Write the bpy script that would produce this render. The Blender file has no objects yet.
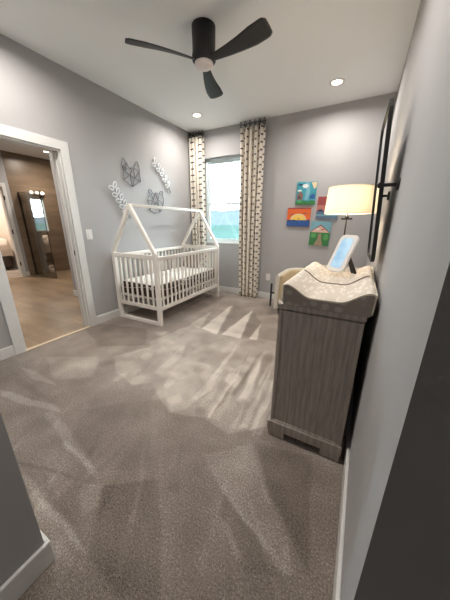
import bpy, bmesh, math, random
import numpy as np
from mathutils import Vector, Matrix
random.seed(7)
C = bpy.context.scene.collection
sc = bpy.context.scene
PI = math.pi

# ------------------------------------------------------------------ camera
cam = bpy.data.cameras.new('camera'); co = bpy.data.objects.new('camera', cam); C.objects.link(co)
cam.sensor_fit = 'HORIZONTAL'; cam.sensor_width = 36; cam.lens = 242.5225/450*36; cam.clip_start = .02; cam.clip_end = 1000
R_ = (0.87715324, 0.48017528, 0.00582198); U_ = (-0.14899805, 0.26061456, 0.95387611); F_ = (-0.45651044, 0.83756298, -0.30014408)
m = Matrix.Identity(4)
for i in range(3):
    m[i][0] = R_[i]; m[i][1] = U_[i]; m[i][2] = -F_[i]
m[2][3] = 1.26
co.matrix_world = m
sc.camera = co
# ------------------------------------------------------------------ world and exposure
sc.view_settings.view_transform = 'Standard'; sc.view_settings.look = 'None'
sc.view_settings.gamma = 1; sc.view_settings.use_curve_mapping = False
sc.view_settings.exposure = 0.27
SKY = 22.0
w = bpy.data.worlds.new('sky'); sc.world = w; w.use_nodes = True
nt = w.node_tree; bg = nt.nodes['Background']
tc = nt.nodes.new('ShaderNodeTexCoord'); sx = nt.nodes.new('ShaderNodeSeparateXYZ'); rp = nt.nodes.new('ShaderNodeValToRGB')
nt.links.new(tc.outputs['Generated'], sx.inputs[0]); nt.links.new(sx.outputs['Z'], rp.inputs[0]); nt.links.new(rp.outputs[0], bg.inputs['Color'])
rp.color_ramp.elements[0].color = (.80, .93, 1, 1); rp.color_ramp.elements[1].color = (.70, .86, 1, 1)
bg.inputs['Strength'].default_value = SKY
CAN_W = 15.0      # power of one recessed lamp in the room
BATH_W = 21.0

# ------------------------------------------------------------------ dims
XL, XR, YB, ZC = -2.860, 0.1135, 3.979, 2.743
YF = 0.20          # room face of the front wall (left part)
XH = -0.88         # left side of the entry

# ------------------------------------------------------------------ materials
def s2l(c):
    return tuple((v/255/12.92 if v/255 <= .04045 else ((v/255+.055)/1.055)**2.4) for v in c) + (1,)
def mat(name, rgb, rough=.6, metal=0, noise=0, scale=8, bump=0, bscale=60, spec=.5, emit=None, estr=0, linear=False, **k):
    M = bpy.data.materials.new(name); M.use_nodes = True; n = M.node_tree.nodes; l = M.node_tree.links
    b = n['Principled BSDF']; col = s2l(rgb) if not linear else tuple(rgb)+(1,)
    b.inputs['Roughness'].default_value = rough; b.inputs['Metallic'].default_value = metal
    b.inputs['Specular IOR Level'].default_value = spec
    t = n.new('ShaderNodeTexCoord')
    ns = n.new('ShaderNodeTexNoise'); ns.inputs['Scale'].default_value = scale; ns.inputs['Detail'].default_value = 4
    l.new(t.outputs['Object'], ns.inputs['Vector'])
    mp = n.new('ShaderNodeMapRange'); mp.inputs['To Min'].default_value = 1-noise; mp.inputs['To Max'].default_value = 1+noise
    l.new(ns.outputs['Fac'], mp.inputs['Value'])
    vm = n.new('ShaderNodeVectorMath'); vm.operation = 'SCALE'; vm.inputs[0].default_value = col[:3]
    l.new(mp.outputs[0], vm.inputs['Scale']); l.new(vm.outputs[0], b.inputs['Base Color'])
    if bump:
        n2 = n.new('ShaderNodeTexNoise'); n2.inputs['Scale'].default_value = bscale; n2.inputs['Detail'].default_value = 3
        l.new(t.outputs['Object'], n2.inputs['Vector'])
        bp = n.new('ShaderNodeBump'); bp.inputs['Strength'].default_value = bump; bp.inputs['Distance'].default_value = .01
        l.new(n2.outputs['Fac'], bp.inputs['Height']); l.new(bp.outputs[0], b.inputs['Normal'])
    if emit:
        b.inputs['Emission Color'].default_value = s2l(emit); b.inputs['Emission Strength'].default_value = estr
    return M
def nodes(M): return M.node_tree.nodes, M.node_tree.links, M.node_tree.nodes['Principled BSDF']

m_wall = mat('wall_paint', (174, 172, 172), .85, noise=.02, scale=3, bump=.06, bscale=220)
m_ceil = mat('ceiling_paint', (240, 241, 240), .9, noise=.015, scale=2, bump=.08, bscale=160)
m_trim = mat('white_trim_paint', (222, 221, 218), .45, noise=.01)
m_crib = mat('white_crib_paint', (236, 230, 222), .45, noise=.015, scale=5)
m_black = mat('black_metal', (22, 21, 21), .45, noise=.1)
m_fanblk = mat('fan_black', (34, 34, 36), .5, noise=.08, scale=6)
m_blade = mat('fan_blade_finish', (44, 43, 44), .5, noise=.12, scale=10)
m_fanlens = mat('frosted_fan_lens', (225, 215, 212), .35)
m_plate = mat('white_plastic', (232, 230, 226), .35)
m_slot = mat('dark_slot', (40, 38, 36), .6)
m_lensE = mat('lit_lamp_lens', (255, 250, 240), .4, emit=(255, 240, 215), estr=9)
m_silver = mat('silver_wire', (122, 124, 130), .4, metal=.3, noise=.1, scale=30)
m_leafw = mat('brushed_silver_leaf', (232, 232, 232), .4, metal=.1, noise=.15, scale=40)
m_dkmetal = mat('dark_channel_metal', (50, 40, 35), .4, metal=.5)
m_nickel = mat('nickel', (150, 140, 125), .3, metal=.9)
m_vinyl = mat('white_window_vinyl', (228, 238, 240), .35)
m_gravel = mat('outside_soil', (150, 160, 150), .9, noise=.3, scale=.5)
m_field = mat('green_field', (42, 54, 50), 1, spec=0, noise=.5, scale=.07)
m_hill = mat('hazed_far_hill', (54, 58, 61), 1, spec=0, noise=.25, scale=.03)  # distance haze put into the hill colour as blue-grey
m_creamf = mat('cream_upholstery', (216, 210, 198), .9, noise=.05, scale=40, bump=.2, bscale=300)
m_beigef = mat('beige_upholstery', (205, 184, 150), .9, noise=.05, scale=40, bump=.2, bscale=300)
m_shadeW = None
m_bedwhite = mat('white_bedding', (235, 222, 210), .9, noise=.05, scale=5, bump=.5, bscale=8)
m_bedgrey = mat('greige_bedding', (190, 170, 155), .9, noise=.08, scale=6, bump=.4, bscale=9)
m_bedbase = mat('dark_bed_base', (70, 58, 50), .6, noise=.15, scale=12)
m_thresh = mat('pale_threshold', (225, 205, 175), .4)
m_tabframe = mat('white_tabletop_frame', (228, 224, 220), .4)

# glass
def glassy(name, tint, op):
    M = bpy.data.materials.new(name); M.use_nodes = True; n, l = M.node_tree.nodes, M.node_tree.links
    n.remove(n['Principled BSDF']); o = n['Material Output']
    tr = n.new('ShaderNodeBsdfTransparent'); tr.inputs[0].default_value = tint
    gl = n.new('ShaderNodeBsdfGlossy'); gl.inputs['Roughness'].default_value = .02
    fr = n.new('ShaderNodeFresnel'); fr.inputs[0].default_value = 1.45
    ml = n.new('ShaderNodeMath'); ml.operation = 'MULTIPLY'; ml.inputs[1].default_value = op
    mx = n.new('ShaderNodeMixShader')
    l.new(fr.outputs[0], ml.inputs[0]); l.new(ml.outputs[0], mx.inputs[0]); l.new(tr.outputs[0], mx.inputs[1]); l.new(gl.outputs[0], mx.inputs[2]); l.new(mx.outputs[0], o.inputs[0])
    return M
m_glass = glassy('window_glass', (.93, .98, .98, 1), 1)
m_shower = glassy('shower_glass', (.92, .92, .90, 1), .7)
m_mirror = mat('mirror_silvering', (225, 228, 230), .03, metal=1)

# lampshade: translucent fabric
def mk_shade():
    M = bpy.data.materials.new('linen_shade'); M.use_nodes = True; n, l = M.node_tree.nodes, M.node_tree.links
    n.remove(n['Principled BSDF']); o = n['Material Output']
    d = n.new('ShaderNodeBsdfDiffuse'); d.inputs[0].default_value = (.84, .82, .76, 1)
    t = n.new('ShaderNodeBsdfTranslucent'); t.inputs[0].default_value = (.92, .88, .78, 1)
    x = n.new('ShaderNodeMixShader'); x.inputs[0].default_value = .5
    wv = n.new('ShaderNodeTexNoise'); wv.inputs['Scale'].default_value = 300
    b = n.new('ShaderNodeBump'); b.inputs['Strength'].default_value = .1; l.new(wv.outputs['Fac'], b.inputs['Height']); l.new(b.outputs[0], d.inputs['Normal'])
    l.new(d.outputs[0], x.inputs[1]); l.new(t.outputs[0], x.inputs[2]); l.new(x.outputs[0], o.inputs[0])
    return M
m_shade = mk_shade()

# cerused grey wood, grain along Z
def mk_wood():
    M = mat('cerused_grey_oak', (104, 96, 92), .5); n, l, b = nodes(M)
    t = n.new('ShaderNodeTexCoord'); mp = n.new('ShaderNodeMapping'); mp.inputs['Scale'].default_value = (1, 1, .09)
    l.new(t.outputs['Object'], mp.inputs[0])
    ns = n.new('ShaderNodeTexNoise'); ns.inputs['Scale'].default_value = 90; ns.inputs['Detail'].default_value = 6; l.new(mp.outputs[0], ns.inputs['Vector'])
    wv = n.new('ShaderNodeTexWave'); wv.inputs['Scale'].default_value = 9; wv.inputs['Distortion'].default_value = 7; wv.inputs['Detail'].default_value = 3; wv.inputs['Detail Scale'].default_value = 2
    mp2 = n.new('ShaderNodeMapping'); mp2.inputs['Scale'].default_value = (1.0, .6, .16); l.new(t.outputs['Object'], mp2.inputs[0]); l.new(mp2.outputs[0], wv.inputs['Vector'])
    ad = n.new('ShaderNodeMath'); ad.operation = 'MULTIPLY_ADD'; ad.inputs[1].default_value = .22; l.new(wv.outputs['Fac'], ad.inputs[0]); l.new(ns.outputs['Fac'], ad.inputs[2])
    cr = n.new('ShaderNodeValToRGB'); l.new(ad.outputs[0], cr.inputs[0])
    cr.color_ramp.elements[0].position = .40; cr.color_ramp.elements[0].color = s2l((154, 144, 136))
    cr.color_ramp.elements[1].position = .95; cr.color_ramp.elements[1].color = s2l((190, 180, 171))
    l.new(cr.outputs[0], b.inputs['Base Color'])
    return M
m_wood = mk_wood()

def mk_tile(name, c1, c2, grout, size, off=(0, 0), ax='XY', rough=.35):
    M = mat(name, c1, rough); n, l, b = nodes(M)
    t = n.new('ShaderNodeTexCoord'); s = n.new('ShaderNodeSeparateXYZ'); l.new(t.outputs['Object'], s.inputs[0])
    cb = n.new('ShaderNodeCombineXYZ'); l.new(s.outputs[ax[0]], cb.inputs[0]); l.new(s.outputs[ax[1]], cb.inputs[1])
    mp = n.new('ShaderNodeMapping'); mp.inputs['Location'].default_value = (off[0], off[1], 0); l.new(cb.outputs[0], mp.inputs[0])
    br = n.new('ShaderNodeTexBrick'); l.new(mp.outputs[0], br.inputs['Vector'])
    br.offset = .5; br.inputs['Scale'].default_value = 1; br.inputs['Brick Width'].default_value = size[0]; br.inputs['Row Height'].default_value = size[1]
    br.inputs['Mortar Size'].default_value = .004; br.inputs['Color1'].default_value = s2l(c1); br.inputs['Color2'].default_value = s2l(c2); br.inputs['Mortar'].default_value = s2l(grout)
    mp2 = n.new('ShaderNodeMapping'); mp2.inputs['Scale'].default_value = (.6, 2.2, 1); l.new(cb.outputs[0], mp2.inputs[0])
    ns = n.new('ShaderNodeTexNoise'); ns.inputs['Scale'].default_value = 2.2; ns.inputs['Detail'].default_value = 7; ns.inputs['Roughness'].default_value = .6; l.new(mp2.outputs[0], ns.inputs['Vector'])
    mr = n.new('ShaderNodeMapRange'); mr.inputs['To Min'].default_value = .25; mr.inputs['To Max'].default_value = 1.75; l.new(ns.outputs['Fac'], mr.inputs[0])
    vm = n.new('ShaderNodeVectorMath'); vm.operation = 'SCALE'; l.new(br.outputs['Color'], vm.inputs[0]); l.new(mr.outputs[0], vm.inputs['Scale'])
    l.new(vm.outputs[0], b.inputs['Base Color'])
    return M
m_floortile = mk_tile('beige_floor_tile', (148, 126, 102), (138, 117, 93), (168, 150, 126), (1.2, .6), (.2, .1))
m_walltile = mk_tile('brown_shower_tile', (134, 114, 94), (122, 104, 85), (144, 128, 108), (1.2, .6), (.3, .33), 'YZ')
m_walltileX = mk_tile('brown_shower_tile_side', (134, 114, 94), (122, 104, 85), (144, 128, 108), (1.2, .6), (.1, .33), 'XZ')

def mk_carpet(nap_shade=True):
    M = mat('cut_pile_carpet', (150, 138, 128), .98, spec=.1); n, l, b = nodes(M)
    t = n.new('ShaderNodeTexCoord')
    n1 = n.new('ShaderNodeTexNoise'); n1.inputs['Scale'].default_value = 260; n1.inputs['Detail'].default_value = 2; l.new(t.outputs['Object'], n1.inputs['Vector'])
    n2 = n.new('ShaderNodeTexNoise'); n2.inputs['Scale'].default_value = 120; n2.inputs['Detail'].default_value = 3; l.new(t.outputs['Object'], n2.inputs['Vector'])
    n3 = n.new('ShaderNodeTexNoise'); n3.inputs['Scale'].default_value = 4; n3.inputs['Detail'].default_value = 5; l.new(t.outputs['Object'], n3.inputs['Vector'])
    at = n.new('ShaderNodeAttribute'); at.attribute_name = 'nap_shade'
    # combine around 0.5
    def madd(a, k, c):
        x = n.new('ShaderNodeMath'); x.operation = 'MULTIPLY_ADD'; l.new(a, x.inputs[0]); x.inputs[1].default_value = k
        if isinstance(c, float): x.inputs[2].default_value = c
        else: l.new(c, x.inputs[2])
        return x.outputs[0]
    v = madd(n1.outputs['Fac'], .9, .0-.58)
    v = madd(n2.outputs['Fac'], .75, v)
    v = madd(n3.outputs['Fac'], .50, v)
    v = madd(at.outputs['Fac'], .36, v)
    cr = n.new('ShaderNodeValToRGB'); l.new(v, cr.inputs[0]); e = cr.color_ramp.elements
    e[0].position = .0; e[0].color = s2l((70, 60, 53)); e[1].position = 1.0; e[1].color = s2l((228, 218, 207))
    e2 = e.new(.5); e2.color = s2l((144, 132, 123))
    l.new(cr.outputs[0], b.inputs['Base Color'])
    bp = n.new('ShaderNodeBump'); bp.inputs['Strength'].default_value = .6; bp.inputs['Distance'].default_value = .008
    l.new(n1.outputs['Fac'], bp.inputs['Height']); l.new(bp.outputs[0], b.inputs['Normal'])
    b.inputs['Sheen Weight'].default_value = .15
    return M
m_carpet = mk_carpet()

def mk_curtain():
    M = mat('cream_dash_fabric', (218, 206, 188), .9, spec=.1); n, l, b = nodes(M)
    uv = n.new('ShaderNodeUVMap'); s = n.new('ShaderNodeSeparateXYZ'); l.new(uv.outputs[0], s.inputs[0])
    def mth(op, a, bb, c=None):
        x = n.new('ShaderNodeMath'); x.operation = op
        for i, q in enumerate((a, bb, c)):
            if q is None: continue
            if isinstance(q, (int, float)): x.inputs[i].default_value = q
            else: l.new(q, x.inputs[i])
        return x.outputs[0]
    u = mth('DIVIDE', s.outputs['X'], .086); v = mth('DIVIDE', s.outputs['Y'], .100)
    fu = mth('FLOOR', u, 0); par = mth('MODULO', fu, 2); v2 = mth('MULTIPLY_ADD', par, .5, v)
    a = mth('FRACT', u, 0); c = mth('FRACT', v2, 0)
    h = mth('MULTIPLY', mth('GREATER_THAN', a, .24), mth('LESS_THAN', a, .76))
    k = mth('MULTIPLY', h, mth('MULTIPLY', mth('LESS_THAN', c, .25), mth('GREATER_THAN', c, .03)))
    mx = n.new('ShaderNodeMixRGB'); l.new(k, mx.inputs[0]); mx.inputs[1].default_value = s2l((226, 217, 204)); mx.inputs[2].default_value = s2l((84, 74, 76))
    l.new(mx.outputs[0], b.inputs['Base Color']); b.inputs['Transmission Weight'].default_value = 0
    return M
m_curtain = mk_curtain()

def mk_spots(name, base, dot, scale, thr, stretch=(1, 1, 1), soft=.03):
    M = mat(name, base, .9, spec=.15); n, l, b = nodes(M)
    t = n.new('ShaderNodeTexCoord'); mp = n.new('ShaderNodeMapping'); mp.inputs['Scale'].default_value = stretch; l.new(t.outputs['Object'], mp.inputs[0])
    vo = n.new('ShaderNodeTexVoronoi'); vo.inputs['Scale'].default_value = scale; l.new(mp.outputs[0], vo.inputs['Vector'])
    mr = n.new('ShaderNodeMapRange'); mr.inputs['From Min'].default_value = thr; mr.inputs['From Max'].default_value = thr+soft; l.new(vo.outputs['Distance'], mr.inputs[0])
    mx = n.new('ShaderNodeMixRGB'); l.new(mr.outputs[0], mx.inputs[0]); mx.inputs[1].default_value = s2l(dot); mx.inputs[2].default_value = s2l(base)
    l.new(mx.outputs[0], b.inputs['Base Color'])
    return M
m_padtop = mk_spots('feather_print_cover', (208, 197, 184), (226, 218, 208), 30, .30, (1.6, .55, 1), .18)
m_padside = mk_spots('dotted_taupe_cover', (156, 146, 138), (182, 175, 169), 16, .22, (1, 1, 1.2), .12)
m_piping = mat('ivory_piping', (235, 226, 208), .8)
m_seam = mat('dark_seam', (128, 114, 102), .9)
m_sheet = mk_spots('ivory_print_sheet', (232, 228, 220), (186, 176, 166), 14, .12, (1, 1, 1), .05)
m_skirt = mk_spots('brown_print_quilt', (82, 68, 60), (205, 192, 178), 12, .20, (1, 1, 1), .05)
m_cush = mk_spots('taupe_cushion_fabric', (132, 118, 108), (170, 158, 148), 20, .15)

# ------------------------------------------------------------------ mesh builder
class MB:
    def __init__(s): s.bm = bmesh.new(); s.mats = []; s.cur = 0
    def m(s, material):
        if material not in s.mats: s.mats.append(material)
        s.cur = s.mats.index(material); return s
    def _f(s, vs, sm=False):
        try:
            f = s.bm.faces.new(vs); f.material_index = s.cur; f.smooth = sm; return f
        except ValueError: return None
    def box(s, x0, x1, y0, y1, z0, z1):
        v = [s.bm.verts.new((x, y, z)) for z in (z0, z1) for y in (y0, y1) for x in (x0, x1)]
        for q in ((0,2,3,1),(4,5,7,6),(0,1,5,4),(1,3,7,5),(3,2,6,7),(2,0,4,6)): s._f([v[i] for i in q])
        return s
    def beam(s, a, b, w, h, up=(0, 0, 1)):
        a = Vector(a); b = Vector(b); d = (b-a).normalized(); sd = d.cross(Vector(up)).normalized(); u = sd.cross(d)
        v = [s.bm.verts.new(p + sd*i*w/2 + u*j*h/2) for p in (a, b) for j in (-1, 1) for i in (-1, 1)]
        for q in ((0,2,3,1),(4,5,7,6),(0,1,5,4),(1,3,7,5),(3,2,6,7),(2,0,4,6)): s._f([v[i] for i in q])
        return s
    def tube(s, pts, r, n=8, closed=False, cap=True):
        pts = [Vector(p) for p in pts]; rings = []; N = len(pts)
        rr = r if isinstance(r, (list, tuple)) else [r]*N
        prev = None
        for i, p in enumerate(pts):
            if closed: d = pts[(i+1) % N]-pts[i-1]
            else: d = pts[min(i+1, N-1)]-pts[max(i-1, 0)]
            d.normalize()
            if prev is None:
                ref = Vector((0, 0, 1)) if abs(d.z) < .9 else Vector((1, 0, 0)); sd = d.cross(ref).normalized()
            else:
                sd = (prev - d*prev.dot(d)).normalized()
            prev = sd; u = sd.cross(d)
            rings.append([s.bm.verts.new(p + (sd*math.cos(2*PI*k/n)+u*math.sin(2*PI*k/n))*rr[i]) for k in range(n)])
        for i in range(N if closed else N-1):
            a, b = rings[i], rings[(i+1) % N]
            for k in range(n): s._f((a[k], a[(k+1) % n], b[(k+1) % n], b[k]), True)
        if cap and not closed: s._f(rings[0][::-1]); s._f(rings[-1])
        return s
    def lathe(s, c, prof, n=32, sm=True, axis='Z', capb=True, capt=True):
        c = Vector(c); rings = []
        for r, z in prof:
            row = []
            for k in range(n):
                a = 2*PI*k/n
                p = {'Z': (r*math.cos(a), r*math.sin(a), z), 'X': (z, r*math.cos(a), r*math.sin(a)), 'Y': (r*math.sin(a), z, r*math.cos(a))}[axis]
                row.append(s.bm.verts.new(c+Vector(p)))
            rings.append(row)
        for a, b in zip(rings, rings[1:]):
            for k in range(n): s._f((a[k], a[(k+1) % n], b[(k+1) % n], b[k]), sm)
        if capb: s._f(rings[0][::-1])
        if capt: s._f(rings[-1])
        return s
    def prism(s, poly, fn0, fn1, sm=False):
        a = [s.bm.verts.new(fn0(*p)) for p in poly]; b = [s.bm.verts.new(fn1(*p)) for p in poly]; n = len(poly)
        s._f(a[::-1]); s._f(b)
        for i in range(n): s._f((a[i], a[(i+1) % n], b[(i+1) % n], b[i]), sm)
        return s
    def build(s, name, material=None, parent=None, org=(0, 0, 0), bevel=0, bseg=2, smooth_angle=None, **props):
        me = bpy.data.meshes.new(name)
        bmesh.ops.recalc_face_normals(s.bm, faces=s.bm.faces)
        bmesh.ops.translate(s.bm, verts=s.bm.verts, vec=-Vector(org))
        if material is not None and material not in s.mats: s.mats.insert(0, material) if not s.mats else None
        s.bm.to_mesh(me); s.bm.free()
        for q in (s.mats or [material]): me.materials.append(q)
        o = bpy.data.objects.new(name, me); C.objects.link(o)
        if parent is not None: o.parent = parent
        else: o.location = org
        if bevel:
            b = o.modifiers.new('bevel', 'BEVEL'); b.width = bevel; b.segments = bseg; b.limit_method = 'ANGLE'; b.angle_limit = math.radians(40)
        for k, v in props.items(): o[k] = v
        return o
def thing(name, loc, label, cat, group=None, rz=0):
    o = bpy.data.objects.new(name, None); C.objects.link(o); o.location = loc; o.rotation_euler = (0, 0, rz)
    o.empty_display_size = .05; o['label'] = label; o['category'] = cat
    if group: o['group'] = group
    return o
def tag(o, label, cat, group=None):
    o['label'] = label; o['category'] = cat
    if group: o['group'] = group
    return o
def copy_tree(o, parent=None):
    c = o.copy(); C.objects.link(c); c.parent = parent
    for ch in list(o.children): copy_tree(ch, c)
    return c
ST = dict(kind='structure')

# ================================================================== SETTING
W = .12
# ---- carpet with vacuum marks and painted shade patches
WEDGE = [[0.8, [-1.694, 3.371], [-1.6, 2.326], [-1.347, 2.269]], [0.9, [-1.303, 3.279], [-1.306, 2.293], [-1.052, 2.314]], [0.8, [-1.005, 2.848], [-0.958, 2.347], [-0.873, 2.357]], [0.5, [-1.825, 2.93], [-1.805, 2.357], [-1.619, 2.316]], [0.35, [-1.791, 2.339], [-0.664, 2.437], [-0.323, 1.275], [-0.563, 1.066], [-0.788, 1.099], [-0.988, 1.023], [-1.37, 1.216], [-1.899, 1.743]], [0.45, [-1.034, 2.276], [-0.971, 1.574], [-0.902, 1.266], [-0.866, 1.352], [-0.919, 1.632]], [0.45, [-0.719, 2.127], [-0.659, 1.665], [-0.637, 1.372], [-0.583, 1.422], [-0.633, 1.792]], [0.5, [-0.483, 1.711], [-0.457, 1.373], [-0.454, 1.156], [-0.412, 1.195], [-0.424, 1.511]], [0.5, [-0.528, 1.635], [-0.528, 1.297], [-0.507, 1.142], [-0.474, 1.176], [-0.495, 1.471]], [0.3, [-1.512, 1.871], [-1.442, 1.328], [-1.37, 1.334], [-1.391, 1.661]], [0.25, [-1.338, 1.52], [-1.243, 1.237], [-0.988, 1.023], [-0.916, 1.118], [-0.862, 1.449], [-1.067, 1.672], [-1.282, 1.651]], [0.3, [-0.878, 1.715], [-0.824, 1.52], [-0.701, 1.491], [-0.722, 1.63], [-0.82, 1.747]], [-0.25, [-1.645, 3.359], [-1.321, 2.263], [-1.27, 2.334], [-1.321, 3.217]], [-0.25, [-1.257, 3.22], [-1.042, 2.32], [-0.965, 2.363], [-1.017, 2.88]], [-0.2, [-0.698, 2.049], [-0.642, 2.194], [-0.497, 1.755], [-0.531, 1.684], [-0.554, 1.418]], [-0.15, [-1.229, 1.581], [-0.907, 1.61], [-0.982, 1.382]], [0.4, [-2.331, 0.568], [-1.713, 0.686], [-1.649, 0.663], [-1.947, 0.583], [-2.234, 0.533]], [0.35, [-2.596, 0.798], [-2.296, 0.834], [-1.965, 0.81], [-2.277, 0.762]], [0.3, [-1.753, 0.598], [-1.727, 0.649], [-1.338, 0.58], [-1.091, 0.523], [-1.131, 0.501], [-1.343, 0.524]], [0.35, [-1.979, 1.332], [-1.814, 1.658], [-1.354, 1.2], [-1.456, 1.118], [-1.712, 1.16]], [0.25, [-2.549, 1.012], [-2.093, 0.838], [-1.845, 1.03], [-2.093, 1.268]], [-0.15, [-1.563, 0.74], [-1.341, 0.552], [-1.043, 0.528], [-0.809, 0.657], [-1.208, 1.054]], [-0.2, [-2.675, 0.741], [-2.233, 0.66], [-1.758, 0.688], [-2.212, 0.721]], [-0.3, [-2.938, 1.63], [-2.91, 1.771], [-2.202, 1.987], [-1.873, 1.668], [-2.278, 1.398]], [0.45, [-1.517, 0.334], [-1.419, 0.33], [-0.789, 0.293], [-0.795, 0.277], [-1.188, 0.277]], [-0.5, [-1.489, 0.343], [-1.103, 0.448], [-1.089, 0.443], [-1.452, 0.344]], [0.35, [-1.055, 0.445], [-0.96, 0.488], [-0.888, 0.408], [-0.911, 0.339], [-1.012, 0.392]], [0.25, [-1.395, 0.548], [-1.017, 0.519], [-1.008, 0.492], [-1.375, 0.517]], [-0.2, [-1.336, 0.376], [-0.841, 0.311], [-0.812, 0.3], [-1.147, 0.318]], [0.2, [-1.154, 0.261], [-1.051, 0.285], [-0.709, 0.248], [-0.855, 0.225]], [-0.35, [-0.952, 0.482], [-0.728, 0.647], [-0.431, 0.329], [-0.562, 0.257], [-0.757, 0.279]], [0.22, [-0.609, 0.877], [-0.393, 1.071], [-0.198, 0.826], [-0.015, 0.632], [-0.055, 0.61], [-0.435, 0.758]], [0.25, [-0.432, 0.764], [-0.404, 0.764], [-0.05, 0.621], [-0.081, 0.596]], [0.4, [-0.371, 0.646], [-0.344, 0.652], [-0.21, 0.558], [-0.245, 0.553]], [-0.35, [-0.372, 1.083], [-0.19, 0.831], [0.01, 0.654], [-0.064, 1.164]], [0.25, [-0.308, 0.922], [-0.184, 0.814], [-0.197, 0.803]], [0.2, [-0.093, 0.724], [-0.074, 0.734], [-0.042, 0.618], [-0.068, 0.603]], [-0.25, [-0.4, 0.756], [-0.081, 0.596], [-0.2, 0.53], [-0.391, 0.662]]]  # some dark polygons paint shade by the dresser and left of the crib
def nap_shade_grid(X, Y):
    # slight warp so wedge edges are not ruler straight
    wx = X + (.004*np.sin(Y*23+X*9) + .004*np.sin(X*61+Y*17)); wy = Y + .005*np.sin(X*19-Y*7)
    out = np.zeros_like(X)
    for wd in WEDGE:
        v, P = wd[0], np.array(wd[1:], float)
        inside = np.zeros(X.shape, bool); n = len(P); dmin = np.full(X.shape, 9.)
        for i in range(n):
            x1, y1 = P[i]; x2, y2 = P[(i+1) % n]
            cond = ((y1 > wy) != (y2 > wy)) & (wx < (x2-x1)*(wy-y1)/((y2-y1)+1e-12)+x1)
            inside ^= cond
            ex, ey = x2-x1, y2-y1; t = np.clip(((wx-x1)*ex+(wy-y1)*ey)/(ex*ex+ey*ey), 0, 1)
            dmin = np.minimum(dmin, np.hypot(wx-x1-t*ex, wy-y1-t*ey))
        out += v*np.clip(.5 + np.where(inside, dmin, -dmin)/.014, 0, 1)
    rg = random.Random(11)
    for _ in range(46):        # footprints and brushed blobs
        cx, cy = rg.uniform(-1.95, -.75), rg.uniform(1.12, 2.1); rx, ry = rg.uniform(.03, .075), rg.uniform(.04, .09); v = rg.choice((.22, .16, -.14))
        d = np.hypot((wx-cx)/rx, (wy-cy)/ry); out += v*np.clip((1-d)*5, 0, 1)
    for _ in range(26):        # narrow parallel strokes of the vacuum
        x0, y0 = rg.uniform(-1.05, -.40), rg.uniform(1.5, 2.25); ln = rg.uniform(.3, .9); wd_ = rg.uniform(.012, .035); v = rg.choice((.25, .2, -.2))
        t = (y0-wy)/ln; c = x0+.06*t; out += v*np.clip((wd_*np.clip(t, 0, 1)-np.abs(wx-c))/.008+.5, 0, 1)*((t > 0) & (t < 1) & (wy > 1.12))
    for _ in range(16):
        x0, y0 = rg.uniform(-1.9, -.3), rg.uniform(.45, .95); ln = rg.uniform(.25, .6); wd_ = rg.uniform(.015, .04); v = rg.choice((.18, .14, -.16)); sl = rg.uniform(.1, .9)
        t = (y0-wy)/ln; c = x0+sl*ln*t; out += v*np.clip((wd_*np.clip(t, 0, 1)-np.abs(wx-c))/.012+.5, 0, 1)*((t > 0) & (t < 1))
    out -= .22*np.clip((1.15-wy)/.25, 0, 1)  # whole near foreground of the carpet made darker
    return np.clip(out, -1, 1.1)
X0, X1, Y0, Y1 = XL, .62, -1.30, YB
step = .010
nx, ny = int((X1-X0)/step), int((Y1-Y0)/step)
gx = np.linspace(X0, X1, nx+1); gy = np.linspace(Y0, Y1, ny+1)
GX, GY = np.meshgrid(gx, gy)
co_ = np.stack([GX.ravel(), GY.ravel(), np.zeros(GX.size)], 1)
idx = np.arange(GX.size).reshape(GX.shape)
fc = np.stack([idx[:-1, :-1].ravel(), idx[:-1, 1:].ravel(), idx[1:, 1:].ravel(), idx[1:, :-1].ravel()], 1)
me = bpy.data.meshes.new('floor'); me.from_pydata(co_.tolist(), [], fc.tolist())
at = me.attributes.new('nap_shade', 'FLOAT', 'POINT'); at.data.foreach_set('value', nap_shade_grid(GX, GY).ravel().astype(np.float32))
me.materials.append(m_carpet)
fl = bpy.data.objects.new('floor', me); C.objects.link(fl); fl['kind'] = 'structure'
MB().box(-12, XL, -.2, 5.2, -.1, 0).build('floor', m_floortile, **ST)            # bathroom and hall beyond
MB().box(X0, X1, Y0, Y1, -.12, -.002).build('floor', m_gravel, **ST)

# ---- ceiling
MB().box(-11, .8, -1.45, 5.3, ZC, ZC+.12).build('ceiling', m_ceil, **ST)

# ---- walls of the bedroom
DY0, DY1, DZ = .965, 1.675, 1.975
b = MB(); b.box(XL-W, XL, YF-W, DY0, 0, ZC); b.box(XL-W, XL, DY1, YB+.16, 0, ZC); b.box(XL-W, XL, DY0, DY1, DZ, ZC)
b.build('wall_left', m_wall, **ST)
WX0, WX1, WZ0, WZ1 = -2.62, -1.74, .915, 2.33
b = MB(); T = .16
b.box(XL, WX0, YB, YB+T, -.3, ZC); b.box(WX1, XR+.16, YB, YB+T, -.3, ZC); b.box(WX0, WX1, YB, YB+T, -.3, WZ0); b.box(WX0, WX1, YB, YB+T, WZ1, ZC)
b.build('wall_back', m_wall, **ST)
MB().box(XR, XR+.16, .449, YB, 0, ZC).build('wall_right', m_wall, **ST)
MB().box(XL, XH, YF-W, YF, 0, ZC).build('wall_front', m_wall, **ST)
MB().box(XH-W, XH, -1.30, YF-W, 0, ZC).build('wall_entry_left', m_wall, **ST)
MB().box(.0877, .74, .349, .449, 0, ZC).build('wall_entry_right', m_wall, **ST)
MB().box(.62, .74, -1.30, .349, 0, ZC).build('wall_hall_side', m_wall, **ST)
MB().box(XH-W, .74, -1.42, -1.30, 0, ZC).build('wall_hall_end', m_wall, **ST)

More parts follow.
